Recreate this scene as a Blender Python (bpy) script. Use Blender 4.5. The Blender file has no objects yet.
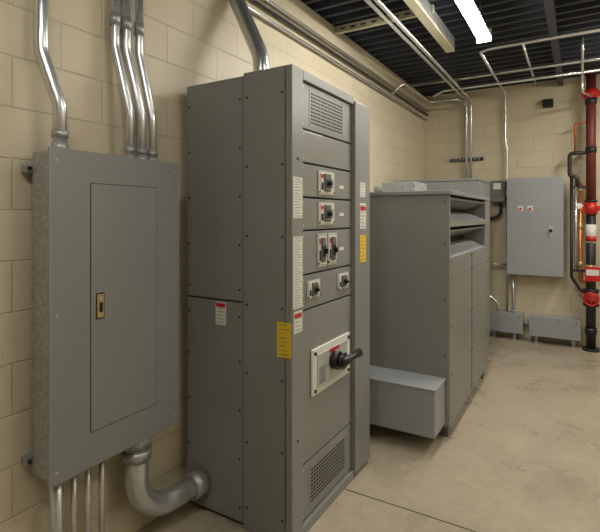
import bpy, bmesh, math
from mathutils import Vector, Matrix
sc=bpy.context.scene
try:
    sc.view_settings.view_transform='Standard'
except Exception: pass

def lin(c):
    return tuple(((x/255)/12.92 if x/255<=0.04045 else ((x/255+0.055)/1.055)**2.4) for x in c)+(1,)

# ---------------- materials ----------------
def mat(name,rgb,rough=0.5,metal=0.0,noise=0.0,nscale=8,bump=0.0,bscale=200,emit=0,emc=None):
    m=bpy.data.materials.new(name); m.use_nodes=True
    nt=m.node_tree; b=nt.nodes['Principled BSDF']
    b.inputs['Base Color'].default_value=lin(rgb)
    b.inputs['Roughness'].default_value=rough
    b.inputs['Metallic'].default_value=metal
    tc=nt.nodes.new('ShaderNodeNewGeometry')
    if noise>0:
        n=nt.nodes.new('ShaderNodeTexNoise'); n.inputs['Scale'].default_value=nscale; n.inputs['Detail'].default_value=5
        nt.links.new(tc.outputs['Position'],n.inputs['Vector'])
        r=nt.nodes.new('ShaderNodeValToRGB')
        c=lin(rgb)
        r.color_ramp.elements[0].position=.3; r.color_ramp.elements[1].position=.7
        r.color_ramp.elements[0].color=tuple(x*(1-noise) for x in c[:3])+(1,)
        r.color_ramp.elements[1].color=tuple(min(1,x*(1+noise)) for x in c[:3])+(1,)
        nt.links.new(n.outputs['Fac'],r.inputs['Fac']); nt.links.new(r.outputs['Color'],b.inputs['Base Color'])
    if bump>0:
        n=nt.nodes.new('ShaderNodeTexNoise'); n.inputs['Scale'].default_value=bscale
        nt.links.new(tc.outputs['Position'],n.inputs['Vector'])
        bp=nt.nodes.new('ShaderNodeBump'); bp.inputs['Strength'].default_value=bump; bp.inputs['Distance'].default_value=.002
        nt.links.new(n.outputs['Fac'],bp.inputs['Height']); nt.links.new(bp.outputs['Normal'],b.inputs['Normal'])
    if emit>0:
        b.inputs['Emission Color'].default_value=lin(emc or rgb); b.inputs['Emission Strength'].default_value=emit
    return m

GRAY=mat('paint_gray',(130,131,127),.34,0,.04,3)
GRAY2=mat('paint_gray_panel',(136,137,136),.34,0,.03,3)
GRAYD=mat('paint_gray_dark',(100,101,97),.5,0,.05,3)
GRAYL=mat('paint_gray_light',(150,153,156),.4,0,.03,3)
GALV=mat('galvanized',(172,174,174),.42,.6,.22,45)
STEEL=mat('conduit_steel',(212,214,216),.27,.8,.05,30)
SEAM=mat('seam_dark',(40,40,37),.7)
BLACK=mat('black_plastic',(18,18,19),.4)
BLKP=mat('black_pipe',(32,29,30),.45)
DECK=mat('deck_black',(44,48,58),.42,.25,.15,5)
JOIST=mat('joist_dark',(56,60,68),.5,.2)
WHITE=mat('label_white',(214,212,204),.5)
TXT=mat('label_text',(130,130,130),.6)
YEL=mat('label_yellow',(226,190,24),.5)
RED=mat('red_paint',(190,30,28),.4)
RUST=mat('riser_brown',(104,44,36),.5,.1,.1,10)
COPPER=mat('copper',(200,120,68),.3,.8,.1,20)
BRASS=mat('brass_plate',(196,168,112),.4,.5)
ZINC=mat('zinc_gold',(205,198,172),.4,.4,.08,20)
BOLT=mat('bolt_dark',(60,58,54),.4,.7)
SILV=mat('breaker_silver',(190,190,186),.35,.3)
EMIT=mat('tube_lens',(255,250,238),.5,emit=105,emc=(253,249,240))
EMIT2=mat('tube_lens_dim',(255,250,238),.5,emit=58,emc=(253,249,240))  # dimmer lens for added out-of-view fixtures, weakened for light falloff
WHM=mat('fixture_white',(225,225,220),.4)

def block_mat(name,axis,rgb):
    m=bpy.data.materials.new(name); m.use_nodes=True
    nt=m.node_tree; b=nt.nodes['Principled BSDF']; b.inputs['Roughness'].default_value=.45
    g=nt.nodes.new('ShaderNodeNewGeometry'); s=nt.nodes.new('ShaderNodeSeparateXYZ'); c=nt.nodes.new('ShaderNodeCombineXYZ')
    nt.links.new(g.outputs['Position'],s.inputs[0])
    nt.links.new(s.outputs[axis],c.inputs[0]); nt.links.new(s.outputs[2],c.inputs[1])
    br=nt.nodes.new('ShaderNodeTexBrick')
    br.inputs['Scale'].default_value=1; br.inputs['Brick Width'].default_value=.406; br.inputs['Row Height'].default_value=.203
    br.inputs['Mortar Size'].default_value=.005; br.inputs['Mortar Smooth'].default_value=.9
    k=lin(rgb)
    br.inputs['Color1'].default_value=k
    br.inputs['Color2'].default_value=tuple(x*.97 for x in k[:3])+(1,)
    br.inputs['Mortar'].default_value=tuple(x*.86 for x in k[:3])+(1,)
    nt.links.new(c.outputs[0],br.inputs['Vector'])
    n=nt.nodes.new('ShaderNodeTexNoise'); n.inputs['Scale'].default_value=80; n.inputs['Detail'].default_value=6
    nt.links.new(g.outputs['Position'],n.inputs['Vector'])
    n2=nt.nodes.new('ShaderNodeTexNoise'); n2.inputs['Scale'].default_value=2.5; n2.inputs['Detail'].default_value=4
    nt.links.new(g.outputs['Position'],n2.inputs['Vector'])
    mr=nt.nodes.new('ShaderNodeMapRange'); mr.inputs[1].default_value=.3; mr.inputs[2].default_value=.7; mr.inputs[3].default_value=.95; mr.inputs[4].default_value=1.04
    nt.links.new(n2.outputs['Fac'],mr.inputs[0])
    mx=nt.nodes.new('ShaderNodeVectorMath'); mx.operation='SCALE'
    nt.links.new(br.outputs['Color'],mx.inputs[0]); nt.links.new(mr.outputs[0],mx.inputs['Scale'])
    nt.links.new(mx.outputs[0],b.inputs['Base Color'])
    b1=nt.nodes.new('ShaderNodeBump'); b1.inputs['Strength'].default_value=.6; b1.inputs['Distance'].default_value=.004
    nt.links.new(n.outputs['Fac'],b1.inputs['Height'])
    b2=nt.nodes.new('ShaderNodeBump'); b2.invert=True; b2.inputs['Strength'].default_value=.6; b2.inputs['Distance'].default_value=.005
    nt.links.new(br.outputs['Fac'],b2.inputs['Height']); nt.links.new(b1.outputs['Normal'],b2.inputs['Normal'])
    nt.links.new(b2.outputs['Normal'],b.inputs['Normal'])
    return m
WALLY=block_mat('painted_block_y',1,(203,192,166))
WALLX=block_mat('painted_block_x',0,(204,193,165))

def floor_mat():
    m=bpy.data.materials.new('concrete_floor'); m.use_nodes=True
    nt=m.node_tree; b=nt.nodes['Principled BSDF']
    g=nt.nodes.new('ShaderNodeNewGeometry')
    def noise(s,d=6,dist=0):
        n=nt.nodes.new('ShaderNodeTexNoise'); n.inputs['Scale'].default_value=s; n.inputs['Detail'].default_value=d; n.inputs['Roughness'].default_value=.6; n.inputs['Distortion'].default_value=dist
        nt.links.new(g.outputs['Position'],n.inputs['Vector']); return n
    a=noise(1.7,5,.2); c=noise(14,7,.1); e=noise(75)
    r=nt.nodes.new('ShaderNodeValToRGB'); r.color_ramp.elements[0].position=.3; r.color_ramp.elements[1].position=.7
    r.color_ramp.elements[0].color=lin((158,146,126)); r.color_ramp.elements[1].color=lin((182,170,148))
    nt.links.new(a.outputs['Fac'],r.inputs['Fac'])
    prev=r.outputs['Color']
    for nn,lo,hi in ((c,.90,1.06),(e,.90,1.06)):
        mr=nt.nodes.new('ShaderNodeMapRange'); mr.inputs[1].default_value=.3; mr.inputs[2].default_value=.7; mr.inputs[3].default_value=lo; mr.inputs[4].default_value=hi
        nt.links.new(nn.outputs['Fac'],mr.inputs[0])
        mx=nt.nodes.new('ShaderNodeVectorMath'); mx.operation='SCALE'
        nt.links.new(prev,mx.inputs[0]); nt.links.new(mr.outputs[0],mx.inputs['Scale']); prev=mx.outputs[0]
    nt.links.new(prev,b.inputs['Base Color'])
    rr=nt.nodes.new('ShaderNodeMapRange'); rr.inputs[1].default_value=.3; rr.inputs[2].default_value=.7; rr.inputs[3].default_value=.24; rr.inputs[4].default_value=.34
    nt.links.new(a.outputs['Fac'],rr.inputs[0]); nt.links.new(rr.outputs[0],b.inputs['Roughness'])
    bp=nt.nodes.new('ShaderNodeBump'); bp.inputs['Strength'].default_value=.1; bp.inputs['Distance'].default_value=.002
    nt.links.new(c.outputs['Fac'],bp.inputs['Height']); nt.links.new(bp.outputs['Normal'],b.inputs['Normal'])
    return m
FLOOR=floor_mat()

# ---------------- mesh builder ----------------
class B:
    def __init__(s,name): s.name=name; s.bm=bmesh.new(); s.mats=[]
    def mi(s,m):
        if m not in s.mats: s.mats.append(m)
        return s.mats.index(m)
    def _add(s,t,m,smooth=False):
        i=s.mi(m)
        for f in t.faces: f.material_index=i; f.smooth=smooth and len(f.verts)==4
        me=bpy.data.meshes.new('t'); t.to_mesh(me); t.free(); s.bm.from_mesh(me); bpy.data.meshes.remove(me)
    def box(s,x0,x1,y0,y1,z0,z1,m,bev=0):
        t=bmesh.new(); bmesh.ops.create_cube(t,size=1)
        for v in t.verts:
            v.co=Vector(((x0+x1)/2+v.co.x*(x1-x0),(y0+y1)/2+v.co.y*(y1-y0),(z0+z1)/2+v.co.z*(z1-z0)))
        if bev>0: bmesh.ops.bevel(t,geom=list(t.edges),offset=bev,segments=2,affect='EDGES',profile=.5)
        s._add(t,m)
        return s
    def poly(s,pts,faces,m):
        t=bmesh.new(); vs=[t.verts.new(p) for p in pts]
        for f in faces: t.faces.new([vs[i] for i in f])
        bmesh.ops.recalc_face_normals(t,faces=t.faces[:])
        s._add(t,m)
    def prism(s,pts,vec,m):
        n=len(pts); v=Vector(vec)
        P=[Vector(p) for p in pts]+[Vector(p)+v for p in pts]
        F=[list(range(n)),list(range(2*n-1,n-1,-1))]+[[i,(i+1)%n,n+(i+1)%n,n+i] for i in range(n)]
        s.poly(P,F,m)
    def sweep(s,pts,r,m,seg=16):
        P=[Vector(p) for p in pts]; t=bmesh.new(); rings=[]
        T=[]
        for i in range(len(P)):
            a=P[max(0,i-1)]; b=P[min(len(P)-1,i+1)]
            T.append((b-a).normalized())
        up=Vector((0,0,1)) if abs(T[0].z)<.9 else Vector((1,0,0))
        n=(up-T[0]*up.dot(T[0])).normalized()
        rr=r if isinstance(r,(list,tuple)) else [r]*len(P)
        for i,p in enumerate(P):
            n=(n-T[i]*n.dot(T[i])).normalized(); bi=T[i].cross(n)
            rings.append([t.verts.new(p+(n*math.cos(2*math.pi*k/seg)+bi*math.sin(2*math.pi*k/seg))*rr[i]) for k in range(seg)])
        for a,b in zip(rings,rings[1:]):
            for k in range(seg): t.faces.new([a[k],a[(k+1)%seg],b[(k+1)%seg],b[k]])
        t.faces.new(rings[0][::-1]); t.faces.new(rings[-1])
        s._add(t,m,True)
    def cyl(s,a,b,r,m,seg=16): s.sweep([a,b],r,m,seg)
    def done(s):
        me=bpy.data.meshes.new(s.name); s.bm.to_mesh(me); s.bm.free()
        for m in s.mats: me.materials.append(m)
        o=bpy.data.objects.new(s.name,me); sc.collection.objects.link(o); return o

def rnd(pts,R,n=8):
    P=[Vector(p) for p in pts]; out=[P[0]]
    for i in range(1,len(P)-1):
        a,b,c=P[i-1],P[i],P[i+1]
        u=(a-b); v=(c-b); lu,lv=u.length,v.length; u.normalize(); v.normalize()
        ang=u.angle(v); 
        if ang>math.pi-.02: out.append(b); continue
        d=min(R/math.tan(ang/2),lu*.49,lv*.49)
        p0=b+u*d; p2=b+v*d; rad=d*math.tan(ang/2)
        cen=b+(u+v).normalized()*(rad/math.sin(ang/2))
        w0=(p0-cen); w2=(p2-cen); tot=w0.angle(w2); ax=w0.cross(w2).normalized()
        for k in range(n+1): out.append(cen+Matrix.Rotation(tot*k/n,3,ax)@w0)
    out.append(P[-1]); return out

def conduit(pts,r,R=.1,m=None,coup=(),name='electrical_conduit',fit=None):
    b=B(name); pp=rnd(pts,R); b.sweep(pp,r,m or STEEL,16)
    for (a,c) in coup: b.cyl(a,c,r*1.22,fit or GALV,16)
    return b.done()

# ---------------- room ----------------
W=3.4; Y0=-2.0; Y1=6.78; H=3.33
B('floor').box(-.15,W+.15,Y0-.15,Y1+.15,-.12,0,FLOOR).done()
o=B('floor_joint_1'); o.box(.0,W,2.497,2.503,-.001,.0015,SEAM); o.done()  # thin dark strip laid in as the concrete floor joint
B('wall_left').box(-.15,0,Y0-.15,Y1+.15,0,H,WALLY).done()
B('wall_back').box(0,W,Y1,Y1+.15,0,H,WALLX).done()
B('wall_right').box(W,W+.15,Y0-.15,Y1+.15,0,H,WALLY).done()
B('wall_front').box(0,W,Y0-.15,Y0,0,H,WALLX).done()
o=B('ceiling')
prof=[]; y=Y0-.15
while y<Y1+.15:
    prof+= [(y,H+.0),(y+.04,H+.0),(y+.06,H+.075),(y+.14,H+.075)]; y+=.16
pts=[]; 
for (yy,zz) in prof: pts.append((-.15,yy,zz))
n=len(pts); pts+= [(W+.15,p[1],p[2]) for p in pts]
o.poly(pts,[[i,i+1,n+i+1,n+i] for i in range(n-1)],DECK)
o.box(-.15,W+.15,Y0-.15,Y1+.15,H+.08,H+.12,DECK)
o.done()
for jx in (1.72,2.6):
    o=B('ceiling_joist')
    o.box(jx-.03,jx+.03,Y0,Y1,H-.015,H+.0,JOIST); o.box(jx-.006,jx+.006,Y0,Y1,H-.08,H-.015,JOIST); o.box(jx-.03,jx+.03,Y0,Y1,H-.092,H-.08,JOIST)
    o.done()

# ---------------- light fixtures ----------------
def fixture(cx,y0,y1,z=3.1,E=EMIT):
    o=B('fluorescent_light_fixture')
    w=.055
    o.prism([(cx-w,y0,z),(cx+w,y0,z),(cx+.035,y0,z+.06),(cx-.035,y0,z+.06)],(0,y1-y0,0),WHM)
    o.box(cx-w-.004,cx+w+.004,y0-.012,y0,z-.045,z+.062,WHM,.003); o.box(cx-w-.004,cx+w+.004,y1,y1+.012,z-.045,z+.062,WHM,.003)
    seg=[(cx-w+.004,y0+.001,z-.0005)]
    for k in range(9):
        a=math.pi*k/8; seg.append((cx-math.cos(a)*(w-.006),y0+.001,z-.005-math.sin(a)*.03))
    seg.append((cx+w-.004,y0+.001,z-.0005))
    o.prism(seg,(0,y1-y0-.002,0),E)
    for yy in (y0+.15,y1-.15): o.cyl((cx,yy,z+.055),(cx,yy,H+.01),.005,GALV,8)
    o.done()
fixture(1.235,2.95,4.17); fixture(1.35,-.6,.62,E=EMIT2); fixture(2.75,4.6,5.82); fixture(2.7,1.4,2.62,E=EMIT2)  # first one in view; the rest added out of view as fill light

# ---------------- panelboard on left wall ----------------
o=B('electrical_panelboard')
x0,x1,py0,py1,pz0,pz1=.04,.17,1.07,1.72,.565,1.855
o.box(x0,x1,py0,py1,pz0,pz1,GALV,.003)
o.box(x1,.18,1.055,1.735,.55,1.868,GRAY2,.003)
for zz in (.62,1.79):
    o.box(0.001,.04,1.045,1.745,zz-.016,zz+.016,GALV,.003)
    o.cyl((.042,1.057,zz),(.052,1.057,zz),.008,BOLT,8)
dy0,dy1,dz0,dz1=1.235,1.585,.70,1.735
o.box(.178,.1812,dy0-.003,dy1+.003,dz0-.003,dz1+.003,SEAM)
o.box(.178,.1835,dy0,dy1,dz0,dz1,GRAY2,.0012)
o.box(.183,.187,1.256,1.296,1.165,1.275,SEAM,.001)
o.box(.1835,.189,1.26,1.292,1.17,1.27,BRASS,.0015)
o.box(.188,.195,1.27,1.283,1.195,1.235,BLACK,.002)
o.cyl((.188,1.276,1.252),(.193,1.276,1.252),.007,SILV,10)
for yy in (1.085,1.705):
    for zz in (.6,1.21,1.82): o.cyl((.178,yy,zz),(.183,yy,zz),.005,SILV,10)
o.done()

conduit([(.1,1.15,1.857),(.1,1.15,2.05),(.045,1.105,2.27),(.045,1.105,3.33)],.027,.15,coup=[((.1,1.15,1.857),(.1,1.15,1.90)),((.1,1.15,1.92),(.1,1.15,1.95))])
for (yb,yt) in ((1.499,1.462),(1.57,1.528),(1.635,1.604)):
    conduit([(.1,yb,1.857),(.1,yb,2.08),(.04,yt,2.4),(.04,yt,3.33)],.020,.2,coup=[((.1,yb,1.857),(.1,yb,1.89)),((.1,yb,1.90),(.1,yb,1.925)),((.04,yt,2.5),(.04,yt,2.56))])
for yb,r in ((1.135,.027),(1.21,.013),(1.275,.013),(1.345,.013)):
    conduit([(.1,yb,.563),(.1,yb,0)],r,coup=[((.1,yb,.563),(.1,yb,.52))])
pp=[(.11,1.53,.563),(.11,1.53,.155),(.17,1.912,.165)]
conduit(pp,.055,.24,coup=[((.11,1.53,.563),(.11,1.53,.50)),((.11,1.53,.49),(.11,1.53,.44)),((.158,1.84,.163),(.17,1.912,.165))])
conduit([(.06,2.34,3.33),(.06,2.34,2.98),(.29,2.3,2.55),(.29,2.3,2.335)],.05,.28,coup=[((.29,2.3,2.335),(.29,2.3,2.40))])
for xx,zz in ((.035,3.12),(.035,3.06),(.035,2.985)):
    conduit([(xx,Y0,zz),(xx,Y1,zz)],.012,m=STEEL if zz!=3.06 else BLKP)

# ---------------- switchgear ----------------
o=B('switchgear_cabinet')
GY0,GY1,GT=1.92,2.87,2.33
o.box(.05,.72,GY0+.02,GY1-.02,0,.03,SEAM)
o.box(.05,.447,GY0+.004,GY1,.02,GT-.01,GRAY,.004)
o.box(.058,.443,GY0-.001,GY0+.006,1.162,GT-.015,GRAY,.002)
o.box(.058,.443,GY0-.001,GY0+.006,.03,1.152,GRAY,.002)
o.box(.058,.443,GY0+.003,GY0+.0045,1.15,1.165,SEAM)
o.box(.452,.712,GY0-.006,GY1,.0,GT,GRAY,.004)
for zz in [.1,.35,.6,.85,1.08,1.22,1.45,1.7,1.95,2.2]:
    for xx in (.075,.425): o.cyl((xx,GY0-.005,zz),(xx,GY0,zz),.006,BOLT,8)
for zz in [.12,.45,.8,1.15,1.5,1.85,2.2]:
    for xx in (.475,.69): o.cyl((xx,GY0-.010,zz),(xx,GY0-.004,zz),.006,BOLT,8)
o.box(.70,.745,GY0-.006,2.02,0,GT,GRAY,.004)
Q=.755
o.box(.7,Q,2.63,GY1-.01,.03,GT-.03,GRAY,.004)
o.box(.70,.745,2.02,2.63,GT-.05,GT,GRAY,.003)
o.box(.70,.745,2.02,2.63,0,.05,GRAY,.003)
o.box(.7,.716,2.02,2.63,.04,2.3,SEAM)
rows=[(.06,.335),(.345,1.115),(1.125,1.295),(1.305,1.52),(1.53,1.69),(1.70,1.865),(1.875,2.035),(2.045,2.275)]
F=.728
for a,c in rows: o.box(.7,F,2.028,2.622,a,c,GRAY,.003)
for a,c in rows:
    for yy in (2.045,2.605):
        for zz in (a+.02,c-.02): o.cyl((F,yy,zz),(F+.003,yy,zz),.005,SILV,8)
def grille(y0,y1,z0,z1,ny,nz):
    o.box(F,F+.002,y0-.012,y1+.012,z0-.012,z1+.012,GRAY)
    dy=(y1-y0)/ny; dz=(z1-z0)/nz
    for i in range(ny):
        for j in range(nz):
            o.box(F+.0015,F+.003,y0+i*dy+dy*.12,y0+(i+1)*dy-dy*.12,z0+j*dz+dz*.25,z0+(j+1)*dz-dz*.25,SEAM)
grille(2.12,2.5,2.075,2.245,14,9); grille(2.12,2.53,.11,.29,14,9)
def breaker(y0,y1,z0,z1,red=True):
    o.box(F,F+.006,y0,y1,z0,z1,SILV,.002)
    w=y1-y0; h=z1-z0
    o.box(F+.005,F+.009,y0+w*.1,y1-w*.1,z0+h*.08,z1-h*.08,WHITE,.001)
    o.box(F,F+.02,y0+w*.3,y1-w*.34,z0+h*.15,z1-h*.12,GRAYD,.003)
    o.box(F+.018,F+.022,y0+w*.34,y1-w*.38,z0+h*.3,z1-h*.35,BLACK,.001)
    o.box(F+.02,F+.04,y0+w*.44,y0+w*.54,z0+h*.4,z0+h*.56,BLACK,.003)
    if red: o.box(F+.009,F+.0105,y0+w*.12,y0+w*.26,z0+h*.70,z1-h*.15,RED)
    o.box(F+.009,F+.010,y1-w*.3,y1-w*.14,z0+h*.3,z1-h*.3,TXT)
    o.box(F+.009,F+.010,y0+w*.13,y0+w*.26,z0+h*.2,z0+h*.5,BLACK)
    for yy in (y0+w*.06,y1-w*.06): o.cyl((F+.005,yy,z0+h*.12),(F+.01,yy,z0+h*.12),.006,BOLT,8)
breaker(2.2,2.39,1.715,1.845); breaker(2.2,2.39,1.55,1.675)
breaker(2.19,2.30,1.325,1.505); breaker(2.31,2.42,1.325,1.505)
breaker(2.08,2.22,1.17,1.265,False); breaker(2.43,2.58,1.17,1.265,False)
for zz in (1.76,1.6,1.4): o.box(F,F+.002,2.46,2.52,zz,zz+.018,WHITE)
o.box(F,F+.014,2.12,2.58,.66,.905,WHITE,.006)
o.box(F+.013,F+.02,2.17,2.53,.695,.87,SILV,.003)
for yy in (2.145,2.555):
    for zz in (.685,.88): o.cyl((F+.013,yy,zz),(F+.022,yy,zz),.01,BOLT,8)
o.box(F+.02,F+.0215,2.3,2.42,.85,.868,RED); o.box(F+.0195,F+.021,2.18,2.25,.71,.80,TXT)
o.box(F+.0195,F+.021,2.45,2.52,.71,.80,BLACK)
o.cyl((F+.015,2.345,.80),(F+.06,2.345,.80),.05,BLACK,24)
o.cyl((F+.055,2.345,.80),(F+.085,2.345,.80),.033,BLACK,20)
o.sweep([(F+.075,2.32,.80),(F+.09,2.36,.80),(F+.10,2.43,.808),(F+.11,2.5,.815)],[.024,.026,.019,.024],BLACK,14)
P=.745
def lab(x,y0,y1,z0,z1,m,n=0,th=.0015):
    o.box(x,x+th,y0,y1,z0,z1,m)
    for i in range(n):
        zz=z0+(z1-z0)*(i+.6)/(n+.4)
        o.box(x+th,x+th+.0004,y0+(y1-y0)*.12,y1-(y1-y0)*(.12+.15*(i%3)),zz,zz+(z1-z0)*.2/n,TXT)
lab(P,1.922,2.01,1.59,1.79,WHITE,14); lab(P,1.922,2.01,1.15,1.50,WHITE,26)
lab(P,1.93,2.008,1.03,1.135,WHITE,5); lab(P+.0016,1.935,2.0,1.105,1.125,RED)
lab(Q,2.70,2.79,1.31,1.48,YEL,7); lab(Q,2.70,2.79,1.52,1.68,WHITE,7); lab(Q+.0016,2.705,2.785,1.635,1.66,RED); lab(Q,2.70,2.78,1.72,1.81,WHITE,5)
def slab(x0,x1,z0,z1,m,n=0,y=GY0-.007):
    o.box(x0,x1,y-.0015,y,z0,z1,m)
    for i in range(n):
        zz=z0+(z1-z0)*(i+.6)/(n+.4)
        o.box(x0+(x1-x0)*.12,x1-(x1-x0)*(.12+.15*(i%3)),y-.002,y-.0015,zz,zz+(z1-z0)*.2/n,TXT)
slab(.265,.335,1.025,1.145,WHITE,6,GY0-.001); slab(.27,.33,1.12,1.14,RED,0,GY0-.003)
slab(.66,.74,.915,1.085,YEL,8)
for zz in (1.88,.5):
    o.cyl((P-.001,1.965,zz),(P+.004,1.965,zz),.006,BOLT,8)
o.done()

# ---------------- transformer ----------------
o=B('dry_type_transformer')
tx0,tx1,ty0,ty1,tz0,tz1=.1,1.13,3.42,5.03,.09,1.785
o.box(tx0,tx1-.23,ty0+.02,ty1-.02,tz0,tz1-.035,GRAYD)
o.box(tx0,tx1,ty0,ty0+.03,tz0,tz1-.031,GRAY,.004)
o.box(tx1-.225,tx1,ty0+.031,ty1,tz0,1.30,GRAY,.004)
o.box(tx1-.225,tx1,ty1-.14,ty1,1.301,tz1-.031,GRAY,.004)
o.box(tx0-.01,tx1+.012,ty0-.012,ty1+.012,tz1-.03,tz1,GRAY2,.004)
o.box(tx1-.05,tx1+.001,ty0+.031,ty1-.141,1.52,1.565,GRAY,.003)
o.box(tx1-.215,tx1-.205,ty0+.031,ty1-.141,1.301,1.75,SEAM)
L=ty1-ty0-.174
for a,b_ in ((1.302,1.375),(1.566,1.635)):
    # sloped hood plates: one from the sill inward, one hanging from the header
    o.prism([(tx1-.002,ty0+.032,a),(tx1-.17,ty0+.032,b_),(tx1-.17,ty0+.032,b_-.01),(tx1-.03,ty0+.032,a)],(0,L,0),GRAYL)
    t=a+.215 if a<1.4 else a+.185
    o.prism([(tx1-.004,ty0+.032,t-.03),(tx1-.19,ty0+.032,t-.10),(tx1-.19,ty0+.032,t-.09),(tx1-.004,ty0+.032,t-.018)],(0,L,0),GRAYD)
o.box(tx1,tx1+.002,4.22,4.23,tz0+.02,1.29,SEAM)
for zz in (.15,.45,.8,1.15,1.27):
    for yy in (3.47,4.19,4.27,4.97): o.cyl((tx1,yy,zz),(tx1+.004,yy,zz),.006,BOLT,8)
for zz in (.2,.6,1.0,1.4,1.7): o.cyl((tx1-.03,ty0,zz),(tx1-.03,ty0-.004,zz),.006,BOLT,8)
o.box(tx0+.04,tx1-.06,ty0+.06,ty0+.14,0,.1,SEAM); o.box(tx0+.04,tx1-.06,ty1-.14,ty1-.06,0,.1,SEAM)
for yy in (ty0+.1,ty1-.1): o.box(tx1-.12,tx1-.02,yy-.05,yy+.05,0,.089,GRAYD,.004)
o.box(tx0+.05,1.10,3.14,3.42,.115,.43,GRAYL,.004)
o.box(tx0+.05,1.108,3.135,3.42,.43,.442,GRAYL,.003)
o.box(.42,.72,3.95,4.3,tz1,tz1+.11,GALV,.006)
o.cyl((.42,4.1,tz1+.055),(.30,4.1,tz1+.055),.04,GALV,14)
o.done()

o=B('distribution_cabinet')
o.box(.05,.99,5.3,6.05,0,1.984,GRAY2,.006); o.box(.04,1.0,5.29,6.06,1.985,2.01,GRAY2,.004)
o.box(.991,1.0,5.34,5.67,.1,1.94,GRAY2,.003); o.box(.991,1.0,5.68,6.01,.1,1.94,GRAY2,.003)
o.box(1.0,1.02,5.64,5.655,1.0,1.15,BLACK,.003)
o.done()

# ---------------- back wall equipment ----------------
o=B('control_cabinet')
cx0,cx1,cy0,cz0,cz1=1.125,1.75,6.55,.86,2.075
o.box(cx0,cx1,cy0+.023,6.75,cz0,cz1,GRAYL,.006)
o.box(cx0-.006,cx1+.006,cy0,cy0+.022,cz0-.006,cz1+.006,GRAYL,.006)
o.box(cx0+.05,cx1-.05,6.745,6.779,cz0+.1,cz0+.14,GALV); o.box(cx0+.05,cx1-.05,6.745,6.779,cz1-.14,cz1-.1,GALV)
for xx in (1.28,1.39):
    o.box(xx-.03,xx+.03,cy0-.004,cy0,1.66,1.73,WHITE); o.cyl((xx,cy0-.02,1.69),(xx,cy0,1.69),.015,RED,14)
o.cyl((1.62,cy0-.03,1.42),(1.62,cy0,1.42),.02,BLACK,12); o.box(1.60,1.64,cy0-.006,cy0,1.34,1.48,SILV,.003)
for zz in (1.05,1.45,1.9): o.box(cx0-.016,cx0,cy0+.02,cy0+.05,zz-.04,zz+.04,GALV,.003)
o.done()

o=B('safety_switch')
o.box(.905,1.085,6.64,6.779,1.79,2.06,GRAYD,.006); o.box(.90,1.09,6.62,6.64,1.785,2.065,GRAYD,.005)
o.box(.95,1.04,6.617,6.62,1.95,2.03,WHITE); o.box(1.09,1.115,6.65,6.68,1.85,1.98,BLACK,.004)
o.done()
conduit([(1.03,6.68,1.784),(1.03,6.68,1.60),(.88,6.68,1.56),(.80,6.68,1.62)],.022,.09,m=BLKP,name='flexible_conduit')

o=B('wireway_trough')
o.box(.85,1.30,6.601,6.779,.10,.34,GRAYL,.005); o.box(1.38,1.93,6.581,6.779,.10,.34,GRAYL,.005)
o.box(.845,1.305,6.59,6.60,.095,.345,GRAYL,.003); o.box(1.375,1.935,6.57,6.58,.095,.345,GRAYL,.003)
o.cyl((1.29,6.69,.22),(1.39,6.69,.22),.03,GALV,12)
for xx in (.9,1.26,1.42,1.7,1.89): o.cyl((xx,6.56 if xx>1.3 else 6.58,.3),(xx,6.6,.3),.007,BOLT,8)
for xx in (.95,1.2,1.45,1.86): o.box(xx-.02,xx+.02,6.65,6.76,0,.10,GALV)
o.done()

yb=6.73
for xx in (.585,.645):
    conduit([(xx,2.0,3.19),(xx,yb,3.19),(xx,yb,1.2)],.017,.14)
conduit([(1.08,4.9,3.22),(1.08,yb,3.22),(1.08,yb,2.6),(1.10,yb,2.5),(1.10,yb,2.10),(1.10,yb,.345)],.014,.14)
conduit([(1.18,6.68,.853),(1.18,6.68,.346)],.02,coup=[((1.18,6.68,.853),(1.18,6.68,.82)),((1.18,6.68,.38),(1.18,6.68,.346))])
conduit([(1.1,6.69,.96),(.78,6.69,.96)],.016)
conduit([(.80,6.66,1.3),(.80,6.66,.62),(1.0,6.66,.45),(1.0,6.66,.346)],.016,.16)
o=B('strut_channel')
o.box(.36,.80,6.735,6.779,2.36,2.40,BLKP,.003)
for i in range(8): o.box(.385+i*.05,.41+i*.05,6.732,6.736,2.372,2.388,GALV)
o.done()

conduit([(.04,5.8,3.24),(W,5.8,3.24)],.018)
conduit([(.30,6.1,3.14),(.42,6.1,3.20),(W,6.1,3.20)],.018,.1)
conduit([(1.08,4.9,3.22),(1.2,4.9,3.24),(W,4.9,3.24)],.018,.1)
conduit([(.06,5.2,3.0),(.2,5.2,3.12),(.2,6.3,3.12),(.58,6.3,3.12),(.58,6.72,3.1)],.014,.08)
conduit([(1.45,4.93,3.27),(1.45,6.6,3.27),(1.45,6.76,3.27)],.012,.1)
conduit([(1.95,5.3,3.33),(1.95,5.3,3.2),(1.95,6.1,3.12),(1.95,6.1,2.98),(2.04,6.4,2.98)],.012,.1)
o=B('strut_channel')
o.box(0.001,.9,3.85,3.89,3.265,3.33,ZINC,.004)
for i in range(8): o.box(.06+i*.1,.11+i*.1,3.848,3.851,3.29,3.305,SEAM)
o.done()
o=B('strut_channel')
o.box(.80,.88,3.1,4.7,3.20,3.23,ZINC,.004); o.box(.80,.81,3.1,4.7,3.23,3.33,GALV); o.box(.87,.88,3.1,4.7,3.23,3.33,GALV)
o.done()
o=B('emergency_sensor'); o.box(1.52,1.64,6.7,6.779,2.98,3.08,BLKP,.006); o.cyl((1.58,6.70,3.03),(1.58,6.67,3.03),.03,BLACK,12); o.done()

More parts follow.
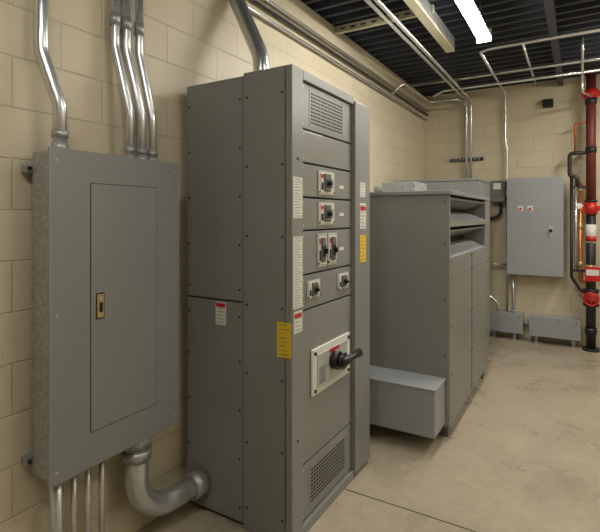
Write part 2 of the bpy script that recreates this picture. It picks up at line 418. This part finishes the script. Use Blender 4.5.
# ---------------- sprinkler riser ----------------
o=B('fire_sprinkler_riser')
rx,ry=2.04,6.58
o.cyl((rx,ry,0),(rx,ry,1.75),.052,BLKP,20); o.cyl((rx,ry,1.75),(rx,ry,3.33),.052,RUST,20)
o.cyl((rx,ry,0),(rx,ry,.03),.09,BLKP,20)
for z0,z1,r,m in ((3.0,3.10,.075,RED),(2.93,3.0,.062,BLKP),(2.35,2.42,.06,BLKP),(1.62,1.76,.066,RED),(1.77,1.79,.07,BLKP),(1.28,1.50,.056,WHITE),(1.3,1.36,.0575,RED),(.98,1.02,.062,BRASS),(.56,.70,.075,RED),(.53,.56,.085,BLKP),(.70,.73,.085,BLKP),(.2,.27,.064,BLKP)):
    o.cyl((rx,ry,z0),(rx,ry,z1),r,m,20)
for zz in (3.05,1.69): 
    for s in (-1,1): o.box(rx+s*.08-.02,rx+s*.08+.02,ry-.02,ry+.02,zz-.03,zz+.03,RED,.005)
o.box(rx-.06,rx+.09,ry-.085,ry-.08,.83,1.0,RED,.002); o.box(rx-.05,rx+.08,ry-.087,ry-.085,.90,.97,WHITE); o.cyl((rx+.02,ry-.083,1.0),(rx+.02,ry-.05,1.1),.003,BOLT,6)
o.cyl((rx,ry-.07,.63),(rx,ry-.14,.63),.016,BRASS,10)
ring=[(rx+.075*math.cos(a*math.pi/8),ry-.14,.63+.075*math.sin(a*math.pi/8)) for a in range(17)]
o.sweep(ring,.010,RED,8)
for a in range(4): o.cyl((rx,ry-.14,.63),(rx+.075*math.cos(a*math.pi/2),ry-.14,.63+.075*math.sin(a*math.pi/2)),.006,RED,6)
o.sweep(rnd([(rx,ry,2.72),(rx-.16,ry,2.72),(rx-.16,ry,2.36)],.04),.014,COPPER,10)
o.sweep(rnd([(rx,ry,2.36),(rx-.22,ry,2.36),(rx-.22,ry,2.08),(rx-.14,ry,2.08),(rx-.14,ry,1.95)],.04),.024,BLKP,12)
o.sweep(rnd([(rx-.11,ry,2.0),(rx-.11,ry,.80),(rx,ry,.80)],.06),.020,COPPER,12)
o.sweep(rnd([(rx-.20,ry,2.1),(rx-.20,ry,.86),(rx-.1,ry,.70),(rx,ry,.66)],.06),.018,BLKP,12)
o.sweep([(rx-.155,ry-.02,1.95),(rx-.155,ry-.02,.95)],.014,STEEL,12); o.box(rx-.2,rx,ry-.03,ry+.012,1.93,1.96,BLKP); o.box(rx-.2,rx,ry-.03,ry+.012,.93,.96,BLKP)
for zz in (1.9,1.45,1.0): o.cyl((rx-.11,ry,zz),(rx-.11,ry,zz+.05),.028,BRASS,10)
o.cyl((rx-.12,ry-.04,1.72),(rx-.12,ry-.005,1.72),.035,WHITE,14); o.cyl((rx-.12,ry-.02,1.72),(rx-.12,ry,1.72),.04,BRASS,14)
for zz in (2.6,.4): o.box(rx-.02,rx+.02,ry+.05,Y1-.001,zz-.02,zz+.02,GALV)
o.done()

# ---------------- camera ----------------
cam=bpy.data.cameras.new('camera'); co=bpy.data.objects.new('camera',cam); sc.collection.objects.link(co)
co.location=(1.93,0,1.6); co.rotation_euler=(math.pi/2,0,math.radians(30.8))
cam.sensor_fit='HORIZONTAL'; cam.sensor_width=36; cam.lens=28.2; cam.shift_y=-50/600; cam.clip_start=.05
sc.camera=co
w=bpy.data.worlds.new('world'); sc.world=w; w.use_nodes=True
w.node_tree.nodes['Background'].inputs[0].default_value=(.5,.48,.44,1); w.node_tree.nodes['Background'].inputs[1].default_value=.3
